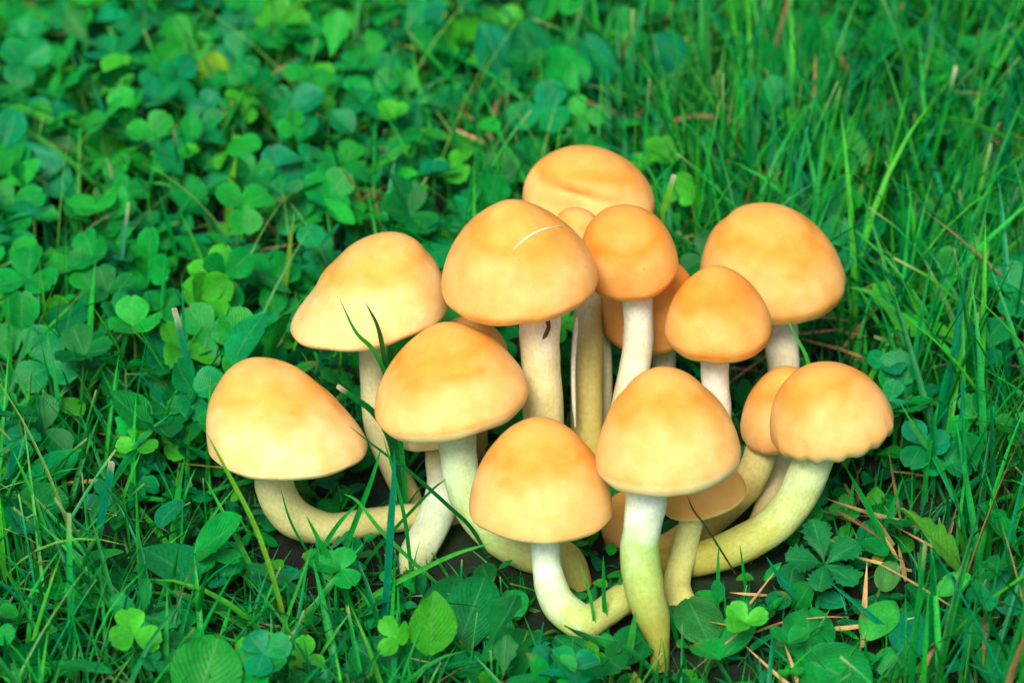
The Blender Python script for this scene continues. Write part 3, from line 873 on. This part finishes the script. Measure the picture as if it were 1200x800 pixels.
link('wiry_stalks', mesh_from('wiry_stalks', V, F, tint=T, mat=MAT_GRASS), label='thin wiry stalks arching over the clover', cat='grass', kind='stuff')
# short moss-like undergrowth close to the soil
nu_ = 9000
X = rng.uniform(-.23, .23, nu_); Y = rng.uniform(-.12, .43, nu_)
ok = stem_gap(X, Y) > .0025
X, Y = X[ok], Y[ok]
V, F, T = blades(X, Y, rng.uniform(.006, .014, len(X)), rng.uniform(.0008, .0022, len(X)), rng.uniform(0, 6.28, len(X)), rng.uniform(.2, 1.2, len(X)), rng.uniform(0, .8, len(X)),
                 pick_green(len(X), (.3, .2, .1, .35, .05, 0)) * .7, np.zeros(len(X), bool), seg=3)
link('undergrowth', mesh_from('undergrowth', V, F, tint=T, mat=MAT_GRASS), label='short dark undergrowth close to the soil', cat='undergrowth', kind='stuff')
# dead straw
nl = 1100
X = rng.uniform(-.25, .25, nl); Y = rng.uniform(-.12, .45, nl)
wq = project(np.stack([X, Y, 0 * X], -1))[:, 0]
ok = (stem_gap(X, Y) > .012) & (rng.random(nl) < np.interp(wq, [0, 500, 800, 1200], [.35, .3, 1, 1]))
X, Y = X[ok], Y[ok]
T0 = STRAW * rng.uniform(.35, 1.2, (len(X), 1)) * rng.uniform(.9, 1.1, (len(X), 3))
V, F, T = blades(X, Y, rng.uniform(.008, .035, len(X)), rng.uniform(.0006, .0018, len(X)), rng.uniform(0, 6.28, len(X)), rng.uniform(1.1, 1.5, len(X)), rng.uniform(-.2, .4, len(X)), T0, np.zeros(len(X), bool), seg=4, z0=.003, zs=rng.uniform(0, .008, len(X)))
link('dead_grass_litter', mesh_from('dead_grass_litter', V, F, tint=T, mat=MAT_DRY), label='tan dead grass scraps lying between the plants', cat='litter', kind='stuff')

# ------------------------------------------------------------------ single grass blades that can be picked out
def lone_blade(pts, wpx, tint, label, group=None, ys=None, dry=False, tip_pale=False, name='grass_blade', cat='grass blade'):
    """pts in pixels from the tip down to the root; the root stands on the soil, the blade on the upright plane through it"""
    root = at_z(*pts[-1], -.001)
    n = len(pts)
    if ys is None:
        lean = random.uniform(-.006, .004)
        ys = [root[1] + lean * (1 - k / (n - 1)) for k in range(n)]
    P = [at_y(a, b, yy) for (a, b), yy in zip(pts, ys)]
    if ys[-1] == root[1]:
        P[-1] = root
    P = np.array(P)
    P[:, 2] = np.maximum(P[:, 2], [.0015] * (n - 1) + [-.002])
    m = max(9, 4 * n)
    path = smooth_path(P, m)
    T, _, _ = frames(path)
    s = np.linspace(0, 1, m)          # 0 tip .. 1 root
    w = wpx * mpp(root) * .5 * (np.interp(s, [0, .05, .12, .3, .8, 1], [.8, .85, .9, 1, 1, .8]) if tip_pale else np.interp(s, [0, .1, .3, .55, .85, 1], [.06, .42, .8, 1, .95, .7]))
    vd = path - CAM; vd /= np.linalg.norm(vd, axis=1, keepdims=True)
    tw = np.linspace(random.uniform(-.5, .5), random.uniform(-.5, .5), m)
    side = np.cross(T, vd); side /= np.linalg.norm(side, axis=1, keepdims=True)
    back = np.cross(side, T)
    sd = side * np.cos(tw)[:, None] + back * np.sin(tw)[:, None]
    bk = np.cross(sd, T)
    V = np.stack([path + sd * w[:, None], path + bk * (w * .5)[:, None], path - sd * w[:, None]], 1)
    tt = np.array(tint)[None] * np.interp(s, [0, .6, 1], [1.12, 1, .9])[:, None]
    if tip_pale:
        k = np.clip(1 - s / .14, 0, 1)[:, None]
        tt = tt * (1 - k) + np.array([.66, .62, .48]) * k
    tt = np.repeat(tt[:, None], 3, 1)
    tt[:, 1] *= .85
    o = link(name, mesh_from(name, (V - root).reshape(-1, 3), grid_faces(m, 3, False), tint=tt.reshape(-1, 3), mat=MAT_DRY if dry else MAT_GRASS), label=label, cat=cat, group=group)
    o.location = root
    return o
g_mid, g_dk, g_teal, g_lt, g_yel = (.006, .31, .040), (.003, .15, .03), (.002, .26, .14), (.05, .46, .06), (.14, .48, .03)
LA = 'green grass blade crossing the sideways-bent stem of the lopsided mushroom'
GA = 'blades before the bent stem'
lone_blade([(241, 505), (265, 550), (297, 612), (320, 677), (345, 770)], 6, g_yel, 'yellow-green grass blade running past the lopsided cap down to the lawn')
lone_blade([(409, 499), (445, 527), (482, 554), (527, 594), (552, 618), (572, 652)], 5, g_dk, 'dark grass blade slanting over the lopsided cap edge to the front cap', ys=[-.022, -.02, -.018, -.016, -.013, -.012])
lone_blade([(523, 561), (505, 575), (462, 620), (437, 648), (415, 680)], 4.5, g_dk, 'dark grass blade leaning onto the leaning whitish stem')
lone_blade([(447, 524), (436, 560), (422, 597), (398, 660), (385, 695)], 7, g_mid, LA, GA)
lone_blade([(462, 527), (461, 570), (458, 612), (453, 695), (447, 750)], 9, g_teal, 'wide blue-green grass blade standing straight before the bent stem', tip_pale=False)
lone_blade([(449, 512), (463, 560), (474, 606), (480, 652), (484, 692)], 5, g_mid, LA, GA)
lone_blade([(403, 578), (420, 588), (446, 621), (482, 656), (520, 690)], 5, g_lt, 'light green grass blade with a hooked tip before the bent stem')
lone_blade([(419, 590), (398, 612), (380, 640), (366, 672)], 6, g_mid, LA, GA)
lone_blade([(359, 604), (380, 645), (402, 688), (417, 728)], 8, g_mid, LA, GA)
lone_blade([(329, 572), (336, 598), (346, 622), (366, 655)], 3, g_mid, LA, GA, ys=[-.016, -.015, -.013, -.010])
lone_blade([(367, 637), (350, 685), (333, 732), (313, 795)], 4, g_lt, 'thin pale green blade slanting beside the yellow-green blade')
lone_blade([(410, 717), (385, 752), (358, 795)], 4, g_lt, 'thin pale blade slanting above the dark round leaf')
lone_blade([(575, 636), (533, 649), (490, 669), (443, 694), (420, 712)], 6, g_lt, 'arching bright grass blade reaching to the front bell cap', ys=[-.058, -.052, -.046, -.043, -.038])
LB = 'short dark grass blade standing up against the flared yellow cap'
lone_blade([(398, 350), (417, 389), (440, 414), (462, 470), (474, 560), (476, 612)], 6, g_mid, LB, 'blades against the flared cap', ys=[.006, .006, .009, .016, .016, .014])
lone_blade([(428, 354), (442, 381), (449, 411), (456, 460), (468, 560), (470, 612)], 7, g_dk, LB, 'blades against the flared cap', ys=[.004, .006, .010, .016, .016, .014])
lone_blade([(395, 452), (415, 466), (438, 484), (458, 520), (470, 600)], 7, g_dk, 'dark blade with pale blunt tip between two yellow caps', ys=[.012, .012, .013, .018, .020], tip_pale=True)
lone_blade([(204, 361), (221, 426), (234, 475), (240, 535)], 8, g_teal, 'blue-green upright blade beside the lopsided cap', tip_pale=True)
lone_blade([(165, 439), (187, 464), (210, 490), (236, 545)], 6, g_teal, 'blue-green slanting blade beside the lopsided cap')
lone_blade([(139, 421), (187, 437), (244, 458), (268, 478)], 5, g_mid, 'nearly level green blade touching the lopsided cap')
LL = 'thin green grass blade leaning over the clover'
TN2 = {g_mid: 'plain green', g_lt: 'light green'}
for pts, w, c in (([(13, 430), (30, 462), (52, 497), (84, 556)], 4, g_lt), ([(0, 566), (35, 592), (69, 620), (95, 645)], 5, g_lt), ([(19, 688), (55, 694), (90, 704), (156, 732)], 5, g_lt),
                  ([(240, 560), (270, 616), (300, 676), (318, 722)], 6, g_lt), ([(165, 530), (152, 560), (140, 600), (132, 650)], 4, g_lt), ([(70, 380), (110, 388), (150, 402), (182, 420)], 4, g_mid),
                  ([(122, 428), (146, 452), (168, 478), (190, 512)], 4, g_lt), ([(0, 133), (56, 169), (112, 214), (150, 246)], 6, g_lt), ([(40, 600), (46, 630), (50, 672), (60, 720)], 5, g_mid),
                  ([(276, 570), (252, 600), (228, 640), (210, 690)], 4, g_lt), ([(100, 300), (118, 268), (124, 220)][::-1], 4, g_lt), ([(12, 610), (20, 640), (26, 690)], 4, g_mid),
                  ([(60, 690), (90, 640), (140, 598)][::-1], 4, g_mid), ([(150, 345), (170, 365), (204, 400)], 3, g_lt)):
    tn = TN2[c]
    lone_blade(pts, w, c, 'thin ' + tn + ' grass blade leaning over the clover', tn + ' thin blades over the clover')
lone_blade([(131, 541), (126, 572), (119, 606), (108, 668)], 10, g_teal, 'blue-green blade with a split white tip above the clover', tip_pale=True)
lone_blade([(204, 693), (230, 703), (258, 716), (305, 746)], 8, g_lt, 'thick cut blade lying low towards the yellow-green blade', tip_pale=True)
lone_blade([(124, 184), (130, 205), (129, 232), (120, 280)], 4, (.42, .46, .36), 'whitish dry stalk standing in the clover', dry=True)
lone_blade([(276, 184), (270, 225), (267, 300)], 9, g_yel, 'broad bright yellow-green blade standing in the clover')
lone_blade([(345, 248), (338, 300), (333, 345), (331, 388)], 6, (.16, .36, .04), 'upright yellowish stalk beside the flared cap')
TN = {g_mid: 'plain green', g_lt: 'light green', g_teal: 'blue-green', g_yel: 'yellow-green'}
for pts, w, c, tp in (([(994, 336), (1020, 343), (1040, 361), (1058, 400), (1066, 450)], 7, g_lt, False), ([(1084, 306), (1106, 349), (1129, 405), (1142, 450)], 6, (.20, .42, .16), False),
                  ([(1144, 367), (1148, 410), (1150, 455), (1152, 520)], 7, g_mid, True), ([(1024, 356), (1010, 384), (996, 425)], 3, g_lt, False), ([(1054, 470), (1080, 514), (1102, 546), (1118, 590)], 5, g_lt, False),
                  ([(1060, 440), (1052, 480), (1046, 540)], 5, g_mid, False), ([(1170, 240), (1160, 300), (1152, 350)], 5, g_mid, False), ([(1070, 320), (1064, 370), (1056, 430)], 6, g_mid, False),
                  ([(1110, 70), (1116, 120), (1130, 190), (1136, 250)], 6, g_mid, False), ([(1120, 78), (1105, 140), (1085, 210), (1060, 275)], 6, g_mid, True), ([(797, 118), (806, 160), (822, 215), (834, 255)], 8, g_lt, False),
                  ([(882, 118), (886, 160), (888, 215)], 6, g_lt, True), ([(954, 62), (938, 100), (928, 130), (920, 170)], 6, g_lt, False), ([(1035, 12), (1060, 50), (1082, 95), (1098, 150)], 6, g_mid, False),
                  ([(860, 186), (868, 215), (876, 245)], 5, g_teal, False), ([(908, 178), (896, 210), (890, 242)], 6, g_yel, True), ([(1038, 185), (1016, 215), (996, 250)], 6, g_lt, True),
                  ([(1016, 172), (1018, 200), (1008, 240)], 8, g_yel, True), ([(1190, 150), (1180, 230), (1172, 300)], 5, g_mid, False), ([(1100, 470), (1090, 520), (1080, 600)], 6, g_mid, False),
                  ([(1130, 440), (1126, 500), (1120, 560)], 6, g_teal, False), ([(1180, 420), (1176, 480), (1170, 560)], 6, g_mid, False), ([(990, 545), (1015, 590), (1040, 640), (1054, 668)], 8, g_mid, False),
                  ([(1058, 560), (1040, 610), (1022, 660)], 6, g_mid, False), ([(1000, 560), (996, 600), (990, 640)], 6, g_lt, False)):
    tn = TN.get(c, 'pale green') + (' blunt-tipped' if tp else '')
    lone_blade(pts, w, c, 'tall ' + tn + ' grass blade standing out in the thick grass', tn + ' blades in the thick grass', tip_pale=tp)
lone_blade([(922, 373), (934, 396), (947, 424), (956, 470), (962, 530), (962, 590)], 5, g_lt, 'bright blade rising between the domed cap and the frilled cap', ys=[.040, .040, .040, .040, .040, .038])
lone_blade([(765, 207), (769, 230), (772, 262), (770, 320), (768, 440)], 5, g_mid, 'green blade standing against the dented golden cap', ys=[.068, .069, .072, .09, .10])
lone_blade([(790, 205), (782, 232), (774, 262), (770, 330), (768, 440)], 7, g_yel, 'yellow-tipped blade between the dented golden cap and the domed cap', ys=[.115, .114, .112, .110, .105], tip_pale=True)
lone_blade([(1159, 367), (1110, 396), (1061, 420), (1040, 432)], 5, (.50, .40, .16), 'tan dry straw slanting through the thick grass', dry=True, name='straw', cat='straw')
lone_blade([(1062, 300), (1020, 306), (985, 315)], 4, (.5, .4, .18), 'short tan straw beside the domed cap', dry=True, name='straw', cat='straw')
lone_blade([(971, 681), (1006, 709), (1046, 743), (1084, 776)], 7, g_teal, 'blue-green blade slanting over the broad leaves beside the five-fingered leaf')
lone_blade([(1100, 712), (1148, 733), (1206, 760)], 9, g_teal, 'wide blue-green blade lying across the round leaves')
LF = 'slender upright grass blade before the thick white and olive stem'
GF = 'upright blades before the front stems'
for pts, w, c in (([(842, 637), (841, 690), (838, 745)], 5, g_mid), ([(867, 637), (872, 675), (878, 715)], 4, g_mid), ([(745, 716), (740, 748), (733, 785)], 9, g_lt), ([(707, 650), (708, 705), (713, 758)], 6, g_mid),
                  ([(680, 662), (693, 705), (701, 768)], 4, g_lt), ([(729, 662), (724, 695), (716, 730)], 5, g_mid), ([(637, 727), (631, 760), (622, 802)], 4, g_teal), ([(777, 695), (787, 725), (795, 757)], 6, g_mid),
                  ([(672, 745), (668, 770), (660, 800)], 4, g_lt)):
    tn = {g_mid: 'plain green', g_lt: 'light green', g_teal: 'blue-green'}[c]
    lone_blade(pts, w, c, 'slender ' + tn + ' blade upright before the front stems', tn + ' upright blades before the front stems')
lone_blade([(805, 580), (813, 598), (828, 618), (862, 672)], 2.6, (.03, .08, .02), 'dark thread-like stalk curving over the small tan cap', ys=[-.034, -.034, -.036, -.030], dry=True, name='stalk_thread', cat='stalk')
lone_blade([(898, 652), (917, 681), (937, 703), (946, 722)], 8, g_teal, 'curved blue-green blade beside the stem sweeping sideways')
lone_blade([(480, 698), (530, 697), (580, 702), (633, 717)], 6, (.16, .34, .12), 'pale stalk lying behind the big heart-shaped leaf')
for pts, w in (([(985, 68), (998, 92)], 8), ([(1074, 153), (1120, 186)], 9), ([(165, 158), (208, 152)], 9)):
    pass

# ------------------------------------------------------------------ broad leaves, each a plant leaf on its own stalk
def leaf_mesh(shape, p0, p1, wpx, tint, fold, cup, roll, serr=0, nu=9, nv=13, teeth=7):
    """leaf from base point p0 to tip p1 (world), width in pixels"""
    V, F, uv = leaf_template(nu, nv, shape, fold, cup, serr, teeth)
    d = p1 - p0; Ln = np.linalg.norm(d); yv = d / Ln
    up = np.array([0, -.35, 1.0]); zv = up - yv * (up @ yv); zv /= np.linalg.norm(zv)
    xv = np.cross(yv, zv)
    c, s = math.cos(roll), math.sin(roll)
    xv, zv = xv * c + zv * s, zv * c - xv * s
    wmax = np.abs(V[:, 0]).max() * 2
    sx_ = wpx * mpp(p0) / (wmax)
    W = p0 + V[:, :1] * sx_ * xv + V[:, 1:2] * Ln * yv + V[:, 2:] * Ln * zv
    t = np.array(tint)[None] * (1 + .12 * np.sin(uv[:, :1] * 2 + 1))
    return W, F, uv, np.clip(t, 0, 1)
def broad_leaf(b, t, w, zb, zt, tint, label, shape='oval', fold=.12, cup=.18, roll=0.0, serr=0, group=None, cat='leaf', name='broad_leaf', root_px=None):
    p0 = at_z(*b, zb); p1 = at_z(*t, zt)
    root = p0 + np.array([(p0 - p1)[0] * .3, (p0 - p1)[1] * .3, 0]); root[2] = 0
    W, F, uv, tt = leaf_mesh(shape, p0, p1, w, tint, fold, cup, roll, serr)
    o = thing(name, root, label, cat, group)
    link('blade', mesh_from('blade', W - root, F, tint=tt, uv=uv, mat=MAT_LEAF), o)
    ribbon_tube('stalk', [root + np.array([0, 0, -.002]), root * .5 + p0 * .5 + np.array([0, 0, .001]), p0 + (p1 - p0) * .08], .0007, MAT_GRASS, o, tint=np.tile((.06, .26, .05), (90, 1)))
    return o
lf_d, lf_m, lf_t, lf_l, lf_y = (.002, .19, .045), (.004, .30, .05), (.002, .25, .115), (.03, .44, .06), (.16, .46, .04)
broad_leaf((536, 762), (568, 672), 66, .004, .016, lf_d, 'big dark heart-shaped leaf in front of the leaning whitish stem', 'round', .14, .2)
broad_leaf((510, 745), (535, 672), 60, .003, .008, lf_d, 'dark folded leaf beneath the big heart-shaped leaf', 'oval', .3, .1, .3)
broad_leaf((470, 800), (415, 752), 70, .004, .012, lf_d, 'dark round leaf low beside the thin pale blade', 'round', .12, .2)
broad_leaf((505, 782), (468, 746), 42, .005, .012, lf_m, 'small green leaf beside the dark round leaf', 'oval')
broad_leaf((640, 742), (566, 768), 52, .004, .009, lf_m, 'wide green leaf lying below the hooked stem foot', 'oval', .1, .2, -.2)
broad_leaf((700, 790), (650, 742), 40, .003, .007, lf_d, 'dark leaf below the hooked stem foot beside a pale blade', 'round')
broad_leaf((805, 700), (832, 752), 58, .012, .008, (.02, .20, .04), 'round green leaf leaning on the foot of the small tan mushroom', 'round', .05, .15)
broad_leaf((838, 768), (884, 716), 44, .004, .012, lf_m, 'oval green leaf beside the round leaf at the tan mushroom', 'oval')
broad_leaf((720, 775), (765, 735), 52, .003, .007, lf_d, 'dark round leaf at the foot of the white and olive stem', 'round')
broad_leaf((945, 712), (950, 775), 62, .010, .010, lf_m, 'squarish green leaf below the five-fingered leaf', 'round', .1, .1)
broad_leaf((930, 770), (1020, 800), 86, .008, .012, lf_m, 'very broad leaf lying below the squarish leaf', 'oval', .1, .15)
broad_leaf((1012, 748), (1050, 702), 44, .010, .014, lf_l, 'bright light green leaf between dark round leaves', 'oval')
broad_leaf((1030, 690), (1050, 660), 34, .012, .020, (.05, .24, .05), 'small lit leaf with brown edge beside the jagged leaf', 'round')
broad_leaf((1060, 770), (1078, 715), 58, .008, .012, lf_t, 'large blue-green leaf beneath the wide blue-green blade', 'round')
broad_leaf((1098, 695), (1136, 672), 30, .014, .020, lf_l, 'small oval bright leaf below the jagged leaf', 'oval')
broad_leaf((1180, 720), (1192, 664), 52, .010, .020, lf_t, 'blue-green rounded leaf standing apart near the wide blade', 'round', .1, .2, .3)
broad_leaf((1140, 760), (1120, 708), 48, .008, .012, lf_m, 'mid green leaf under the wide blue-green blade', 'round')
broad_leaf((1160, 800), (1180, 750), 56, .008, .010, lf_m, 'rounded green leaf beyond the wide blue-green blade', 'round')
broad_leaf((1128, 672), (1062, 594), 40, .010, .040, (.10, .46, .05), 'bright yellow-green jagged leaf pointing up beside the thick grass', 'jag', .2, .1, .2, serr=.16)
broad_leaf((86, 232), (20, 165), 46, .012, .030, lf_t, 'blue-green leaf beside the long light blade in the clover', 'oval', .1, .2, .3)
broad_leaf((600, 108), (566, 28), 56, .012, .036, lf_t, 'blue-green leaf behind the large round one', 'round', .1, .1)
broad_leaf((630, 108), (612, 26), 66, .012, .040, (.006, .23, .075), 'large round blue-green leaf standing far behind the cluster', 'round', .1, .1)
broad_leaf((505, 288), (462, 204), 50, .010, .040, (.006, .24, .06), 'pointed leaf standing beside the flared and scratched caps', 'oval', .15, .1)
broad_leaf((706, 105), (690, 40), 50, .012, .032, lf_t, 'broad blue-green leaf behind the tall golden mushroom', 'oval')
broad_leaf((800, 95), (770, 40), 55, .012, .030, lf_t, 'broad dark leaf among the far thick grass', 'round')
broad_leaf((250, 112), (252, 62), 44, .012, .030, (.20, .44, .03), 'round yellow-green leaf standing in the far clover', 'round', .1, .1)
broad_leaf((262, 150), (290, 100), 28, .010, .030, (.30, .42, .10), 'pale yellow withered leaf in the far clover', 'oval', .3, .1)
broad_leaf((500, 62), (520, 14), 34, .010, .030, (.24, .42, .05), 'yellowing leaf with brown tip behind the cluster', 'oval', .2, .1)
broad_leaf((240, 250), (200, 200), 44, .012, .026, lf_m, 'plain green leaf in the clover beside the yellow-green blade', 'oval')
broad_leaf((10, 560), (24, 526), 36, .012, .024, lf_t, 'rounded blue-green leaf by the thin light blades', 'round')
broad_leaf((330, 255), (365, 215), 56, .018, .028, (.008, .25, .06), 'broad flat leaf on a tall stalk near the flared cap', 'round', .05, .1)
broad_leaf((960, 80), (940, 20), 46, .012, .034, lf_m, 'broad leaf deep in the far thick grass', 'oval')

# two five-fingered leaves
def finger_leaf(center, tips, w, z, zt, tint, label):
    c = at_z(*center, z)
    root = c.copy(); root[2] = 0; root[1] += .006
    o = thing('cinquefoil', root, label, 'leaf')
    for k, tp in enumerate(tips):
        p1 = at_z(*tp, zt[k])
        d = (p1 - c)
        W, F, uv, tt = leaf_mesh('wedge', c + d * .03, p1, w[k], tint, .2, .2, random.uniform(-.15, .15), serr=.15, nu=7, nv=15)
        link('leaflet', mesh_from('leaflet', W - root, F, tint=tt * random.uniform(.85, 1.15), uv=uv, mat=MAT_LEAF), o)
    ribbon_tube('stalk', [root + np.array([0, 0, -.002]), root * .4 + c * .6, c], .0006, MAT_GRASS, o, tint=np.tile((.05, .24, .05), (90, 1)))
finger_leaf((966, 660), [(953, 606), (1006, 634), (1003, 682), (960, 690), (922, 652)], [40, 42, 38, 36, 42], .016, [.024, .020, .016, .014, .020], (.006, .20, .055), 'dark five-fingered toothed leaf beside the sideways stem')
finger_leaf((166, 722), [(172, 682), (208, 728), (174, 745), (130, 702)], [38, 38, 30, 40], .016, [.030, .020, .014, .022], (.012, .30, .07), 'bright toothed leaf with spread fingers among thin blades')

# a few woody bits
def twig(name, pts, z, r, label, mat=MAT_TWIG):
    ribbon_tube(name, [at_z(a, b, zz) for (a, b), zz in zip(pts, z)], r, mat, label=label, cat='twig')
twig('twig', [(572, 162), (580, 130), (592, 100)], [.004, .010, .016], .0014, 'brown twig leaning behind the cluster')
twig('twig', [(984, 66), (992, 80), (1000, 96)], [.020, .016, .010], .0012, 'orange-brown twig stub in the far thick grass')
twig('twig', [(1074, 152), (1096, 166), (1122, 190)], [.014, .012, .010], .0014, 'tan twig lying in the thick grass')
twig('twig', [(1096, 752), (1088, 772), (1078, 796)], [.022, .018, .012], .0008, 'reddish brown twig over the large blue-green leaf')
twig('straw_stub', [(164, 158), (186, 155), (210, 152)], [.016, .016, .016], .0014, 'cream straw stub lying on the far clover', plain_material('cream_straw', (.52, .46, .20)))
